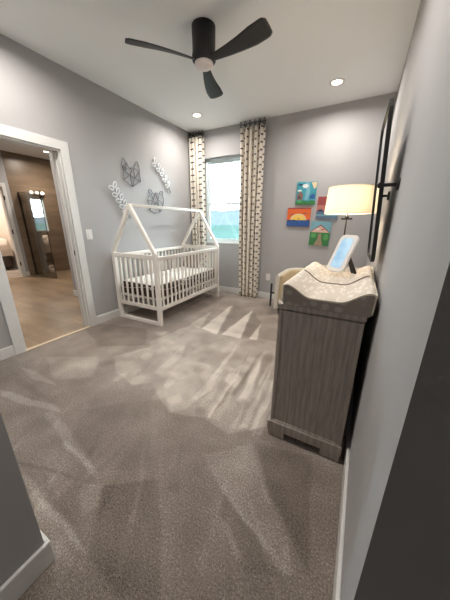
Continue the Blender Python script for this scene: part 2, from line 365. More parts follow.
# ---- baseboards
BH, BT = .108, .015
def bboard(name, x0, x1, y0, y1):
    return MB().box(x0, x1, y0, y1, 0, BH).build(name, m_trim, bevel=.004, **ST)
bboard('baseboard_left', XL, XL+BT, DY1+.085, YB-BT)
bboard('baseboard_left', XL, XL+BT, YF+BT, DY0-.085)
bboard('baseboard_back', XL, XR, YB-BT, YB)
bboard('baseboard_right', XR-BT, XR, .449, YB-BT)
b = MB(); b.box(XL, XH, YF, YF+BT, 0, BH); b.box(XH, XH+BT, -1.3, YF+BT, 0, BH); b.build('baseboard_front', m_trim, bevel=.004, **ST)

# ---- door opening to the bathroom: jamb lining and casings
b = MB(); CW = .085
for xx0, xx1 in ((XL, XL+.018), (XL-W-.018, XL-W)):
    b.box(xx0, xx1, DY1, DY1+CW, 0, DZ+CW); b.box(xx0, xx1, DY0-CW, DY0, 0, DZ+CW); b.box(xx0, xx1, DY0, DY1, DZ, DZ+CW)
b.box(XL-W, XL, DY1-.018, DY1, 0, DZ); b.box(XL-W, XL, DY0, DY0+.018, 0, DZ); b.box(XL-W, XL, DY0+.018, DY1-.018, DZ-.018, DZ)
b.box(XL-.075, XL-.045, DY1-.03, DY1-.018, 0, DZ-.018)
tr1 = b.build('trim_1', m_trim, bevel=.003, **ST)
MB().box(XL-.035, XL-.020, DY1-.0195, DY1-.017, .90, .955).build('strike_plate', m_dkmetal, tr1)
MB().box(XL-.02, XL+.012, DY0, DY1, -.001, .009).build('trim_2', m_thresh, bevel=.003, **ST)

# ---- window with two sashes
b = MB(); yw0, yw1 = YB+.07, YB+.14; fw = .045
b.box(WX0, WX0+fw, yw0, yw1, WZ0, WZ1); b.box(WX1-fw, WX1, yw0, yw1, WZ0, WZ1); b.box(WX0+fw, WX1-fw, yw0, yw1, WZ1-fw, WZ1); b.box(WX0+fw, WX1-fw, yw0, yw1, WZ0, WZ0+fw)
win = b.build('window_1', m_vinyl, bevel=.004, **ST)
def sash(z0, z1, y0, y1):
    q = MB(); s_ = .035; a0, a1 = WX0+fw, WX1-fw
    q.box(a0, a0+s_, y0, y1, z0, z1); q.box(a1-s_, a1, y0, y1, z0, z1); q.box(a0+s_, a1-s_, y0, y1, z1-s_, z1); q.box(a0+s_, a1-s_, y0, y1, z0, z0+s_)
    f = q.build('window_sash', m_vinyl, win, bevel=.003)
    MB().box(a0+s_, a1-s_, (y0+y1)/2-.002, (y0+y1)/2+.002, z0+s_, z1-s_).build('window_pane', m_glass, f)
zm = 1.60
sash(WZ0+fw, zm+.02, YB+.075, YB+.10); sash(zm-.02, WZ1-fw, YB+.105, YB+.13)
MB().box(WX0, WX1, YB+.0, YB+.07, WZ0-.0, WZ0+.012).build('window_sill', m_trim, win, bevel=.003)

# ================================================================== OUTSIDE
b = MB(); b.box(-400, 200, YB+.2, 62, -.6, -.5); b.box(-60, -7.4, 3.2, YB+.2, -.6, -.5); b.build('terrain', m_field, **ST)
def ridge(name, y0, y1, x0, x1, hf, material, n=60, k=6):
    q = MB(); g = []
    for j in range(k+1):
        tt = j/k; row = []
        for i in range(n+1):
            x = x0+(x1-x0)*i/n; row.append(q.bm.verts.new((x, y0+(y1-y0)*tt, -.55 + hf(x)*math.sin(PI*min(1, tt*1.15)*.5)**1.2*(1 if tt < .9 else .8))))
        g.append(row)
    for j in range(k):
        for i in range(n): q._f((g[j][i], g[j][i+1], g[j+1][i+1], g[j+1][i]), True)
    bmv = [q.bm.verts.new((x, y1+20, -.55)) for x in (x0, x1)]
    return q.build(name, material, **ST)
ridge('hill_range', 90, 240, -420, 160, lambda x: 9.5+5.5*math.exp(-((x+150)/55)**2)+2.0*math.sin(x/19)+1.2*math.sin(x/7.3+1), m_hill)
ridge('hill_range', 60, 90, -300, 120, lambda x: .9+.5*math.sin(x/11), m_field)
# ================================================================== CEILING FITTINGS
def can(loc, lab, group, power, col=(1, .95, .89)):
    t = thing('recessed_light', loc, lab, 'ceiling light', group)
    MB().lathe((0, 0, 0), [(.052, -.004), (.075, -.006), (.080, -.003), (.080, 0), (.052, 0)], 32, capb=False, capt=False).build('trim_ring', m_trim, t)
    MB().lathe((0, 0, 0), [(.0, -.0035), (.053, -.0035), (.053, -.001)], 32, capb=False, capt=False).build('lens', m_lensE, t)
    L = bpy.data.lights.new('lamp_light', 'AREA'); L.shape = 'DISK'; L.size = .10; L.energy = power; L.color = col; L.spread = math.radians(165)
    lo = bpy.data.objects.new('lamp_light', L); C.objects.link(lo); lo.parent = t; lo.location = (0, 0, -.009)
    return t
can((-2.333, 3.408, ZC), 'lit recessed light in ceiling near curtained left corner', 'recessed lights in the bedroom ceiling', CAN_W)
can((-.491, 3.426, ZC), 'lit recessed light in ceiling right of the fan, above the lamp', 'recessed lights in the bedroom ceiling', CAN_W)
can((-2.333, 1.15, ZC), 'lit recessed light in ceiling nearest the bathroom doorway', 'recessed lights in the bedroom ceiling', CAN_W)
can((-.491, 1.15, ZC), 'lit recessed light in ceiling above the near end of the dresser', 'recessed lights in the bedroom ceiling', CAN_W)
can((-6.35, 3.42, ZC), 'lit recessed light in bathroom ceiling by the shower tile', 'recessed lights in the bathroom ceiling', BATH_W, (1, .90, .80))
can((-4.4, 1.4, ZC), 'lit recessed light in the middle of the bathroom ceiling', 'recessed lights in the bathroom ceiling', BATH_W, (1, .90, .80))
can((-8.5, 2.3, ZC), 'added unseen recessed light brightening the far bedroom', None, BATH_W*3.2, (1, .86, .72))  # lamp added to brighten the far bedroom, none seen there

# ---- ceiling fan
FC = (-1.345, 2.085, ZC)
fan = thing('ceiling_fan', FC, 'black three-blade ceiling fan with round white light, hugging the ceiling', 'ceiling fan')
MB().lathe((0, 0, 0), [(.02, 0), (.094, 0), (.092, -.170), (.096, -.180), (.096, -.215), (.080, -.232), (.03, -.237)], 40).build('motor_housing', m_fanblk, fan)
MB().lathe((0, 0, 0), [(.0, -.270), (.03, -.268), (.055, -.262), (.070, -.252), (.075, -.240), (.075, -.230)], 32, capb=False).build('light_lens', m_fanlens, fan)
def blade(ang):
    q = MB(); n = 24; rows = []
    for i in range(n+1):
        t = i/n; r = .05+.55*t
        half = .026 + .044*min(1, t/.75)**1.1
        if t > .90: half *= (1-((t-.90)/.10)**4*.28)
        pitch = math.radians(17-3*t); row = []
        for k in range(8):
            a_ = 2*PI*k/8; yy = half*math.cos(a_); zz = .005*math.sin(a_)
            y = yy; z = zz - yy*math.tan(pitch) - .222 + .006*t
            a = math.radians(ang); y_ = y + .030*math.sin(PI*t)*.6
            row.append(q.bm.verts.new((r*math.cos(a)-y_*math.sin(a), r*math.sin(a)+y_*math.cos(a), z)))
        rows.append(row)
    for a_, b_ in zip(rows, rows[1:]):
        for k in range(8): q._f((a_[k], a_[(k+1) % 8], b_[(k+1) % 8], b_[k]), True)
    q._f(rows[0][::-1]); q._f(rows[-1])
    q.build('blade', m_blade, fan)
for a in (230.6, 349.6, 110.0): blade(a)

# ================================================================== CURTAINS
def curtain(x0t, x1t, x0b, x1b, lab, seed, folds=4):
    xc = (x0t+x1t)/2; yc = YB-.085
    t = thing('curtain', (xc, yc, 2.66), lab, 'curtain', 'patterned curtain panels at the window')
    q = MB(); nu, nv = 96, 40; g = []; rnd = random.Random(seed); ph = rnd.uniform(0, 6)
    H = 2.635
    # arc length table for uv
    for j in range(nv+1):
        tt = j/nv; z = -.025 - tt*H; row = []
        xa = x0t+(x0b-x0t)*tt - xc; xb = x1t+(x1b-x1t)*tt - xc
        for i in range(nu+1):
            s_ = i/nu
            amp = .040+.006*math.sin(5*tt+ph)
            y = amp*math.cos(2*PI*folds*s_) + .008*math.sin(2*PI*s_*folds*2+ph+2*tt)
            x = xa+(xb-xa)*s_ + .010*math.sin(4*PI*folds*s_) + .004*math.sin(7*tt+s_*9+ph)
            row.append((q.bm.verts.new((x, y, z))))
        g.append(row)
    uvl = q.bm.loops.layers.uv.new('UVMap'); ul = []
    acc = 0; ul = [0]
    for i in range(nu): acc += (g[20][i+1].co-g[20][i].co).length; ul.append(acc)
    for j in range(nv):
        for i in range(nu):
            f = q._f((g[j][i], g[j][i+1], g[j+1][i+1], g[j+1][i]), True)
            for lp, (ii, jj) in zip(f.loops, ((i, j), (i+1, j), (i+1, j+1), (i, j+1))): lp[uvl].uv = (ul[ii], H*(1-jj/nv))
    o = q.build('fabric', m_curtain, t)
    sm = o.modifiers.new('thick', 'SOLIDIFY'); sm.thickness = .003
    for k in range(folds+1):
        x = x0t-xc + (x1t-x0t)*(k+.0)/folds*.96 + .01
        r = MB(); r.tube([(x, .030*math.cos(a), .030+.036*math.sin(a)) for a in [2*PI*i/20 for i in range(20)]], .0045, 8, closed=True)
        r.tube([(x, .0, -.014), (x, .0, -.055)], .005, 6).build('curtain_ring', m_black, t)
    # short rod
    rt = thing('curtain_rod', (xc, yc, 2.688), 'short black curtain rod above the '+('left' if seed == 1 else 'right')+' curtain panel', 'curtain rod', 'short black curtain rods')
    MB().tube([(x0t-xc-.01, 0, 0), (x1t-xc+.015, 0, 0)], .005, 10).build('rod', m_black, rt)
    for sx_ in (x0t-xc+.05, x1t-xc-.05):
        MB().tube([(sx_, 0, .0), (sx_, .085, 0)], .006, 8).build('wall_bracket', m_black, rt)
curtain(-2.835, -2.565, -2.835, -2.55, 'cream curtain panel with dark dashes in the left corner, behind the crib', 1)
curtain(-1.875, -1.48, -1.84, -1.49, 'cream curtain panel with dark dashes right of the window, reaching the carpet', 2, 5)

# ================================================================== PLATES
t = thing('light_switch', (XL, 1.85, 1.127), 'white light switch plate between the bathroom door and the crib', 'light switch')
MB().box(0, .006, -.038, .038, -.060, .060).build('plate', m_plate, t, bevel=.002)
MB().box(.006, .010, -.017, .017, -.033, .033).build('rocker', m_plate, t, bevel=.001)
t = thing('wall_outlet', (-1.323, YB, .384), 'white wall outlet low on the back wall right of the curtain', 'outlet')
MB().box(-.036, .036, -.006, 0, -.058, .058).build('plate', m_plate, t, bevel=.002)
for dz in (-.022, .022):
    s_ = MB().lathe((0, -.006, dz), [(.015, 0), (.015, -.003)], 16, axis='Y').build('socket', m_plate, t)
    MB().box(-.007, -.004, -.0095, -.008, dz-.004, dz+.006).box(.004, .007, -.0095, -.008, dz-.004, dz+.006).build('slot', m_slot, s_)

# ================================================================== WALL DECOR (left wall)
def wire(name, lines, lab, r=.005, cat='wall decoration'):
    ys = [p[0] for l_ in lines for p in l_]; zs = [p[1] for l_ in lines for p in l_]
    org = (XL, sum(ys)/len(ys), sum(zs)/len(zs)); q = MB()
    for l_ in lines:
        for a, b_ in zip(l_, l_[1:]): q.tube([(XL+.012, a[0], a[1]), (XL+.012, b_[0], b_[1])], r, 6)
        for a in l_: q.lathe((XL+.012, a[0], a[1]), [(r*.6, -r), (r*1.1, 0), (r*.6, r)], 6, axis='X')
    a = lines[0][0]; q.tube([(XL, a[0], a[1]), (XL+.012, a[0], a[1])], .003, 6)
    a = lines[2][2]; q.tube([(XL, a[0], a[1]), (XL+.012, a[0], a[1])], .003, 6)
    return tag(q.build(name, m_silver, org=org), lab, cat)
FOX = [[[2.45, 1.918], [2.428, 1.982], [2.457, 2.058], [2.506, 2.016], [2.543, 1.958]], [[2.614, 1.97], [2.684, 2.064], [2.715, 2.009], [2.718, 1.939]], [[2.45, 1.918], [2.433, 1.802], [2.569, 1.739], [2.72, 1.813], [2.718, 1.939], [2.614, 1.97], [2.543, 1.958], [2.45, 1.918]], [[2.45, 1.918], [2.545, 1.874], [2.614, 1.97]], [[2.718, 1.939], [2.626, 1.846], [2.569, 1.739]], [[2.545, 1.874], [2.626, 1.846]], [[2.433, 1.802], [2.545, 1.874], [2.569, 1.739]], [[2.72, 1.813], [2.626, 1.846], [2.614, 1.97]], [[2.437, 1.974], [2.473, 1.938], [2.506, 2.016]]]
BEAR = [[[2.912, 1.68], [2.865, 1.685], [2.856, 1.715], [2.878, 1.738], [2.915, 1.735], [2.934, 1.696]], [[3.082, 1.697], [3.108, 1.733], [3.146, 1.742], [3.165, 1.715], [3.147, 1.679]], [[2.912, 1.68], [2.853, 1.634], [2.832, 1.575], [2.852, 1.519], [2.823, 1.499], [2.857, 1.445], [2.95, 1.41], [3.068, 1.43], [3.134, 1.482], [3.134, 1.517], [3.166, 1.568], [3.173, 1.638], [3.147, 1.679], [3.082, 1.697], [2.996, 1.698], [2.912, 1.68]], [[2.912, 1.68], [2.943, 1.595], [2.996, 1.698]], [[3.082, 1.697], [3.043, 1.603], [2.996, 1.698]], [[2.943, 1.595], [2.971, 1.538], [3.043, 1.603]], [[2.971, 1.538], [2.958, 1.478], [3.029, 1.477], [3.043, 1.603]], [[2.832, 1.575], [2.943, 1.595], [2.857, 1.445]], [[3.166, 1.568], [3.043, 1.603], [3.068, 1.43]]]
wire('fox_wall_art', FOX, 'silver wire fox head outline on the left wall above the crib')
wire('bear_wall_art', BEAR, 'silver wire bear head outline on the wall behind the crib roof beam')
def sprig(stem, n, lab, r_leaf):
    org = (XL, stem[len(stem)//2][0], stem[len(stem)//2][1])
    P = [Vector((XL+.028, a, b_)) for a, b_ in stem]
    t = thing('leaf_branch_wall_art', org, lab, 'wall decoration', 'silver leaf branches on the left wall')
    MB().tube([p for p in P], .006, 6).tube([P[1], P[1]-Vector((.028, 0, 0))], .003, 6).build('stem', m_silver, t, org=org)
    L_ = [0]
    for a, b_ in zip(P, P[1:]): L_.append(L_[-1]+(b_-a).length)
    def at_(s_):
        for i in range(len(P)-1):
            if s_ <= L_[i+1] or i == len(P)-2:
                k = (s_-L_[i])/(L_[i+1]-L_[i]); return P[i].lerp(P[i+1], k), (P[i+1]-P[i]).normalized()
    for i in range(n):
        s_ = L_[-1]*(i+.15)/(n+.3)
        for sd in (-1, 1):
            p, d = at_(s_ + (.012 if sd > 0 else 0)); d = -d
            nrm = Vector((0, -d.z, d.y))*sd
            ax = (d*.62+nrm*.78).normalized(); pr = ax.cross(Vector((1, 0, 0)))
            pts = []
            for k in range(14):
                a = 2*PI*k/14; u = .5-.5*math.cos(a); wd = math.sin(a)*.34*(1-.25*u)
                pts.append(p+ax*(.008+r_leaf*u)+pr*(wd*r_leaf))
            q = MB(); q.tube(pts, .0062, 6, closed=True)
            q.build('leaf', m_leafw, t, org=org)
sprig([[3.015, 2.106], [3.091, 2.049], [3.181, 1.973], [3.264, 1.854], [3.331, 1.731]], 5, 'silver leaf branch on the left wall right of the fox, nearer the window', .070)
sprig([[2.25, 1.693], [2.286, 1.623], [2.338, 1.548], [2.403, 1.449], [2.468, 1.319]], 5, 'silver leaf branch on the left wall left of the crib roof peak', .075)

# ================================================================== PAINTINGS on the back wall
def paint(name, rgb): return mat(name, rgb, .7, noise=.12, scale=25)
pc = {k: paint('paint_'+k, v) for k, v in dict(teal=(62, 150, 165), blue=(45, 85, 150), green=(58, 125, 72), brown=(128, 96, 88), white=(226, 226, 222), yellow=(240, 200, 90),
      orange=(226, 104, 48), red=(152, 70, 68), rose=(186, 116, 104), slate=(96, 116, 140), skyb=(120, 170, 185), tan=(160, 138, 112), pink=(220, 180, 165), dark=(60, 50, 60), ltan=(222, 200, 160), navy=(50, 62, 92), lgreen=(90, 160, 90)).items()}
def canvas(x0, x1, z0, z1, base, shapes, lab, rot=0):
    xc, zc = (x0+x1)/2, (z0+z1)/2; w_, h_ = x1-x0, z1-z0
    q = MB(); q.m(base).box(-w_/2, w_/2, -.018, 0, -h_/2, h_/2)
    for i, (mm, poly) in enumerate(shapes):
        q.m(mm); y0 = -.0181-.0004*(i+1)
        a = [q.bm.verts.new(((u-.5)*w_, y0, (v-.5)*h_)) for u, v in poly]; bb = [q.bm.verts.new(((u-.5)*w_, -.017, (v-.5)*h_)) for u, v in poly]
        q._f(a); n = len(a)
        for k in range(n): q._f((a[k], a[(k+1) % n], bb[(k+1) % n], bb[k]))
    o = q.build('canvas_painting', None); o.location = (xc, YB-.0005, zc); o.rotation_euler = (0, rot, 0)
    return tag(o, lab, 'painting', 'small canvas paintings on the back wall')
def ell(cx, cy, rx, ry, n=18, a0=0, a1=2*PI): return [(cx+rx*math.cos(a0+(a1-a0)*k/(n-1)), cy+ry*math.sin(a0+(a1-a0)*k/(n-1))) for k in range(n)]
def rc(a, b_, c, d): return [(a, c), (b_, c), (b_, d), (a, d)]
p_ = pc
canvas(-.955, -.675, 1.538, 1.846, p_['teal'], [(p_['skyb'], [(.45, .2), (.62, .2), (.7, .6), (.62, .98), (.42, .98), (.5, .6)]), (p_['green'], [(.0, 0), (1, 0), (1, .16), (.8, .2), (.6, .14), (.35, .2), (.15, .15), (0, .18)]),
    (p_['brown'], [(.05, .2), (.35, .22), (.36, .46), (.22, .58), (.06, .48)]), (p_['white'], ell(.43, .82, .15, .09)), (p_['white'], ell(.16, .62, .12, .04)),
    (p_['ltan'], [(.72, .97), (.99, .98), (.98, .75), (.88, .68)]), (p_['blue'], [(.7, .26), (.96, .26), (.96, .44), (.84, .46), (.72, .40)]), (p_['lgreen'], ell(.2, .13, .14, .05)), (p_['dark'], ell(.18, .32, .05, .06)),
    (p_['teal'], ell(.85, .56, .10, .08)), (p_['navy'], ell(.18, .88, .12, .03))], 'small canvas painting of teal water and green trees, topmost of four', .03)
canvas(-1.065, -.722, 1.228, 1.494, p_['orange'], [(p_['red'], rc(0, 1, .82, 1)), (p_['orange'], rc(0, 1, .74, .93)), (p_['ltan'], ell(.5, .33, .36, .36, 20, 0, PI)), (p_['yellow'], ell(.5, .33, .30, .30, 20, 0, PI)),
    (p_['brown'], ell(.20, .66, .08, .02)), (p_['brown'], ell(.78, .70, .08, .02)), (p_['brown'], ell(.5, .43, .06, .02)), (p_['blue'], rc(0, 1, 0, .34)), (p_['navy'], [(0, .31), (.3, .36), (.6, .31), (1, .37), (1, .33), (0, .27)])],
    'small canvas painting of an orange sunset over blue sea', .02)
canvas(-.640, -.345, 1.332, 1.635, p_['rose'], [(p_['red'], rc(0, 1, .62, 1)), (p_['slate'], rc(0, 1, 0, .33)), (p_['navy'], [(.02, .33), (.12, .42), (.22, .44), (.34, .36), (.45, .33)]), (p_['skyb'], rc(0, 1, .14, .2)), (p_['slate'], rc(.5, 1, .30, .40))],
    'small canvas painting of dark red sky over slate water, partly behind the lampshade', .04)
canvas(-.700, -.418, .953, 1.300, p_['skyb'], [(p_['green'], rc(0, 1, 0, .55)), (p_['tan'], [(.26, 0), (.70, 0), (.60, .3), (.58, .5), (.44, .5), (.42, .3)]), (p_['brown'], [(0, .55), (.15, .68), (.5, .88), (.8, .70), (1, .55)]), (p_['pink'], [(.04, .55), (.2, .67), (.5, .82), (.76, .67), (.96, .55)]),
    (p_['white'], ell(.38, .68, .10, .03)), (p_['red'], ell(.62, .67, .08, .02)), (p_['lgreen'], ell(.2, .42, .14, .1)), (p_['lgreen'], ell(.82, .36, .12, .14)), (p_['green'], ell(.18, .2, .14, .1))],
    'small canvas painting of a path between green hedges to a hut, lowest of four', .03)

# ================================================================== CRIB
CO = Vector((-2.455, 2.125, 0)); CRZ = math.radians(1.2)
crib = thing('house_frame_crib', CO, 'white slatted crib with house-shaped roof frame against the left wall', 'crib', rz=CRZ)
hw, Lc = .355, 1.49; pw = .05; RZ = .875; PZ = .93; AP = 1.46; ax_ = .01
def cb(name, q, bev=.004, mm=None, parent=None): return q.build(name, mm or m_crib, parent or crib, bevel=bev)
for x in (-hw, hw):
    for y in (0, Lc):
        cb('post', MB().box(x-pw/2, x+pw/2, y-pw/2, y+pw/2, 0, PZ-.02))
for y in (0, Lc):
    for s_ in (-1, 1): cb('rafter', MB().beam((s_*hw, y, PZ-.025), (ax_, y, AP), .042, .042, (0, 1, 0)))
cb('ridge_beam', MB().beam((ax_, -.02, AP+.002), (ax_, Lc+.02, AP+.002), .036, .036))
for y in (0, Lc):
    cb('top_rail', MB().box(-hw+pw/2, hw-pw/2, y-.016, y+.016, RZ-.035, RZ+.02)); cb('bottom_rail', MB().box(-hw+pw/2, hw-pw/2, y-.014, y+.014, .205, .255))
    cb('floor_rail', MB().box(-hw+pw/2, hw-pw/2, y-.02, y+.02, .0, .045))
    n = 7
    for i in range(n):
        x = -hw + 2*hw*(i+1)/(n+1); cb('slat', MB().box(x-.014, x+.014, y-.007, y+.007, .255, RZ-.035), .002)
for x in (-hw, hw):
    cb('top_rail', MB().box(x-.016, x+.016, pw/2, Lc-pw/2, RZ-.045, RZ)); cb('bottom_rail', MB().box(x-.014, x+.014, pw/2, Lc-pw/2, .195, .245))
    n = 17
    for i in range(n):
        y = Lc*(i+1)/(n+1); cb('slat', MB().box(x-.007, x+.007, y-.014, y+.014, .245, RZ-.045), .002)
cb('mattress_support', MB().box(-hw+.017, hw-.017, .02, Lc-.02, .325, .350))
Mc = Matrix.Rotation(CRZ, 4, 'Z')
mt = thing('crib_mattress', CO+Vector((0, 0, .351)), 'crib mattress with ivory print sheet and dark brown patterned sides', 'mattress', rz=CRZ)
q = MB(); q.box(-hw+.025, hw-.025, .025, Lc-.025, 0, .155); q.build('mattress_body', m_skirt, mt, bevel=.02, bseg=3)
q = MB(); nx_, ny_ = 14, 30; g = []
for j in range(ny_+1):
    row = []
    for i in range(nx_+1):
        x = (-hw+.022)+(2*hw-.044)*i/nx_; y = .022+(Lc-.044)*j/ny_
        e = min(i, nx_-i, j, ny_-j); z = (.165+.010*math.sin(x*17+y*5)*math.sin(y*9)+.006) if e > 0 else .105+.025*math.sin(y*8+x*7)
        row.append(q.bm.verts.new((x, y, z)))
    g.append(row)
for j in range(ny_):
    for i in range(nx_): q._f((g[j][i], g[j][i+1], g[j+1][i+1], g[j+1][i]), True)
o = q.build('sheet', m_sheet, mt); o.modifiers.new('s', 'SOLIDIFY').thickness = .004
def pillow(name, w_, d_, h_, loc, rot, mm, lab, cat='cushion', group=None):
    q = MB(); n = 14; T = []; B = []
    for j in range(n+1):
        rt_, rb_ = [], []
        for i in range(n+1):
            u, v = i/n*2-1, j/n*2-1
            k = (max(0, 1-u**4)*max(0, 1-v**4))**.5
            sx_ = 1-.10*(1-k)*abs(u*v)
            rt_.append(q.bm.verts.new((u*w_/2*sx_, v*d_/2*sx_, h_/2*k+.002))); rb_.append(q.bm.verts.new((u*w_/2*sx_, v*d_/2*sx_, -h_/2*k-.002)))
        T.append(rt_); B.append(rb_)
    for j in range(n):
        for i in range(n):
            q._f((T[j][i], T[j][i+1], T[j+1][i+1], T[j+1][i]), True); q._f((B[j][i], B[j+1][i], B[j+1][i+1], B[j][i+1]), True)
    for i in range(n):
        q._f((T[0][i], B[0][i], B[0][i+1], T[0][i+1]), True); q._f((T[n][i], T[n][i+1], B[n][i+1], B[n][i]), True)
        q._f((T[i][0], T[i+1][0], B[i+1][0], B[i][0]), True); q._f((T[i][n], B[i][n], B[i+1][n], T[i+1][n]), True)
    o = q.build(name, mm); o.location = loc; o.rotation_euler = rot
    return tag(o, lab, cat, group)
pl = CO+Mc@Vector((-.04, 1.31, .665))
pillow('cushion', .34, .30, .10, pl, (math.radians(62), 0, CRZ+.1), m_cush, 'taupe patterned cushion propped at the far end of the crib')

# ================================================================== DRESSER
dx0, dx1, dy0, dy1, dz = -.335, .075, 1.197, 2.66, .863
dr = thing('dresser', ((dx0+dx1)/2, (dy0+dy1)/2, 0), 'weathered grey wood dresser with end panel toward the camera, under the changing pad', 'dresser')
og = tuple(dr.location)
MB().box(dx0+.008, dx1-.004, dy0+.010, dy1-.010, .115, dz-.034).build('body', m_wood, dr, og, bevel=.003)
MB().box(dx0, dx1, dy0, dy1, dz-.026, dz).box(dx0+.012, dx1-.008, dy0+.014, dy1-.014, dz-.034, dz-.026).build('top_panel', m_wood, dr, og, bevel=.003)
for ya in (dy0, dy1-.012):
    # end frame stiles and top rail around the inset panel
    q = MB(); yy0, yy1 = (ya+.002, ya+.012) if ya == dy0 else (ya, ya+.010)
    q.box(dx0+.006, dx0+.026, yy0, yy1, .115, dz-.036); q.box(dx1-.026, dx1-.006, yy0, yy1, .115, dz-.036); q.box(dx0+.026, dx1-.026, yy0, yy1, dz-.056, dz-.036)
    q.build('end_frame', m_wood, dr, og, bevel=.002)
q = MB(); e = .010
q.box(dx0-e, dx1, dy0-e, dy0+.02, .048, .108); q.box(dx0-e, dx1, dy1-.02, dy1+e, .048, .108); q.box(dx0-e, dx0+.02, dy0+.02, dy1-.02, .048, .108); q.box(dx1-.03, dx1, dy0+.02, dy1-.02, .048, .115)
q.box(dx0+.0, dx1-.004, dy0, dy1, .108, .116)
q.build('base_rail', m_wood, dr, og, bevel=.003)
for xa in (dx0-.004, dx1-.105):
    for ya in (dy0-.004, dy1-.096):
        MB().box(xa, xa+.10, ya, ya+.10, 0, .048).build('foot', m_wood, dr, og, bevel=.002)
for r_ in range(3):
    for c_ in range(2):
        ya = dy0+.035+c_*((dy1-dy0-.07)/2+.005); yb = ya+(dy1-dy0-.07)/2-.010; za = .135+r_*.228
        d_ = MB().box(dx0-.004, dx0+.010, ya, yb, za, za+.215).build('drawer', m_wood, dr, og, bevel=.003)
        for yk in (ya+.16, yb-.16): MB().lathe((dx0-.004, yk, za+.11), [(.006, 0), (.006, -.012), (.014, -.018), (.014, -.026), (.004, -.028)], 14, axis='X').build('knob', m_dkmetal, d_, og)

# ---- contoured changing pad
px0, px1, py0, py1 = -.312, .094, 1.185, 2.03
pad = thing('changing_pad', ((px0+px1)/2, (py0+py1)/2, dz+.001), 'contoured changing pad in feather print cover on the grey dresser', 'changing pad')
og = tuple(pad.location)
def ztop(u):      # u 0..1 across
    k = abs(u*2-1); s_ = max(0, (k-.30)/.62); s_ = min(1, s_); s_ = s_*s_*(3-2*s_)
    edge = max(0, (k-.93)/.07)
    return .921 + .058*s_ - .010*edge**2
N = 36; q = MB(); zb = dz+.0015
ysn = [py0, py0+.012]+[py0+.012+(py1-py0-.024)*k/24 for k in range(1, 24)]+[py1-.012, py1]
g = []
for jj, y in enumerate(ysn):
    e = 0
    if jj == 0 or jj == len(ysn)-1: e = .010
    wob = .002*math.sin(y*31)
    g.append([q.bm.verts.new((px0+(px1-px0)*i/N, y, ztop(i/N)-e+wob)) for i in range(N+1)])
q.m(m_padtop); q.m(m_padside)
q.cur = 0
for a, b_ in zip(g, g[1:]):
    for i in range(N): q._f((a[i], a[i+1], b_[i+1], b_[i]), True)
q.cur = 1
bot = [[q.bm.verts.new((px0+(px1-px0)*i/N + (.006 if i == 0 else -.010 if i == N else 0), y+(.008 if r is g[0] else -.008), zb)) for i in range(N+1)] for r, y in ((g[0], py0), (g[-1], py1))]
for i in range(N):
    q._f((g[0][i], bot[0][i], bot[0][i+1], g[0][i+1])); q._f((g[-1][i], g[-1][i+1], bot[1][i+1], bot[1][i])); q._f((bot[0][i], bot[1][i], bot[1][i+1], bot[0][i+1]))
q._f([r[0] for r in g]+[bot[1][0], bot[0][0]]); q._f([r[N] for r in g][::-1]+[bot[0][N], bot[1][N]])
q.build('pad_cover', None, pad, og)
pts = [(px0+(px1-px0)*i/N, py0-.001, ztop(i/N)-.004) for i in range(N+1)]
ring = [(px0+.004, py0+.003, zb+.012)]+pts+[(px1-.004, py0+.003, zb+.012)]
q = MB(); q.tube(ring, .0042, 6)
q.tube([(px0, y, ztop(0)-.002) for y in ysn], .0042, 6); q.tube([(px1, y, ztop(1)-.002) for y in ysn], .0042, 6)
q.build('piping', m_piping, pad, og)
ysm = 1.60
q = MB(); q.tube([(px0+(px1-px0)*i/N, ysm-.05*math.sin(PI*i/N), ztop(i/N)+.001) for i in range(2, N-1)], .0035, 6)
q.build('seam', m_seam, pad, og)

# ---- rounded frame on the pad with black kickstand; blue reflection put in as glow
SB = Vector((-.128, 1.80, .936))
tabf = thing('tabletop_frame', SB, 'white rounded frame with a blue reflection put in as glow, tilted back on the changing pad', 'tabletop frame')
wv_ = Vector((.80, -.60, 0)).normalized(); bk = Vector((.60, .80, 0)).normalized(); upv = (Vector((0, 0, 1))*.90+bk*.44).normalized(); nn = wv_.cross(upv)
if nn.dot(Vector((-1, -1, 0))) < 0: nn = -nn
def rrect(w_, h_, r_, n=7):
    o_ = []
    for cx, cy, a0 in ((w_/2-r_, h_-r_, 0), (-w_/2+r_, h_-r_, PI/2), (-w_/2+r_, r_, PI), (w_/2-r_, r_, 1.5*PI)):
        for k in range(n): a = a0+PI/2*k/(n-1); o_.append((cx+r_*math.cos(a), cy+r_*math.sin(a)))
    return o_
base = Vector((0, 0, .012)) ; SH, SW = .265, .140
def on(u, v, d): return base+wv_*u+upv*v+nn*d
q = MB(); q.prism(rrect(SW, SH, .035), lambda u, v: on(u, v, 0), lambda u, v: on(u, v, .020), True); q.build('frame', m_tabframe, tabf, bevel=.005)
m_reflglow = mat('blue_reflection_glow', (60, 90, 110), .2, emit=(175, 215, 240), estr=.75)  # emission stands in for the blue reflection in the frame
n_, l_, b_ = nodes(m_reflglow); t_ = n_.new('ShaderNodeTexCoord'); no_ = n_.new('ShaderNodeTexNoise'); no_.inputs['Scale'].default_value = 14; l_.new(t_.outputs['Object'], no_.inputs['Vector'])
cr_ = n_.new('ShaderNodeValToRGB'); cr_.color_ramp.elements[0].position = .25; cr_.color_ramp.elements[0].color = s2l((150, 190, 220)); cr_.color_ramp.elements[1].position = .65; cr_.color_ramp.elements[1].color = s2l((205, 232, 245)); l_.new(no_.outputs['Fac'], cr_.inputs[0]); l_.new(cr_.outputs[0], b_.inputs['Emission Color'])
q = MB(); q.prism([(a, b2+.026) for a, b2 in rrect(SW-.052, SH-.052, .022)], lambda u, v: on(u, v, .019), lambda u, v: on(u, v, .0212)); q.build('glow_face', m_reflglow, tabf)
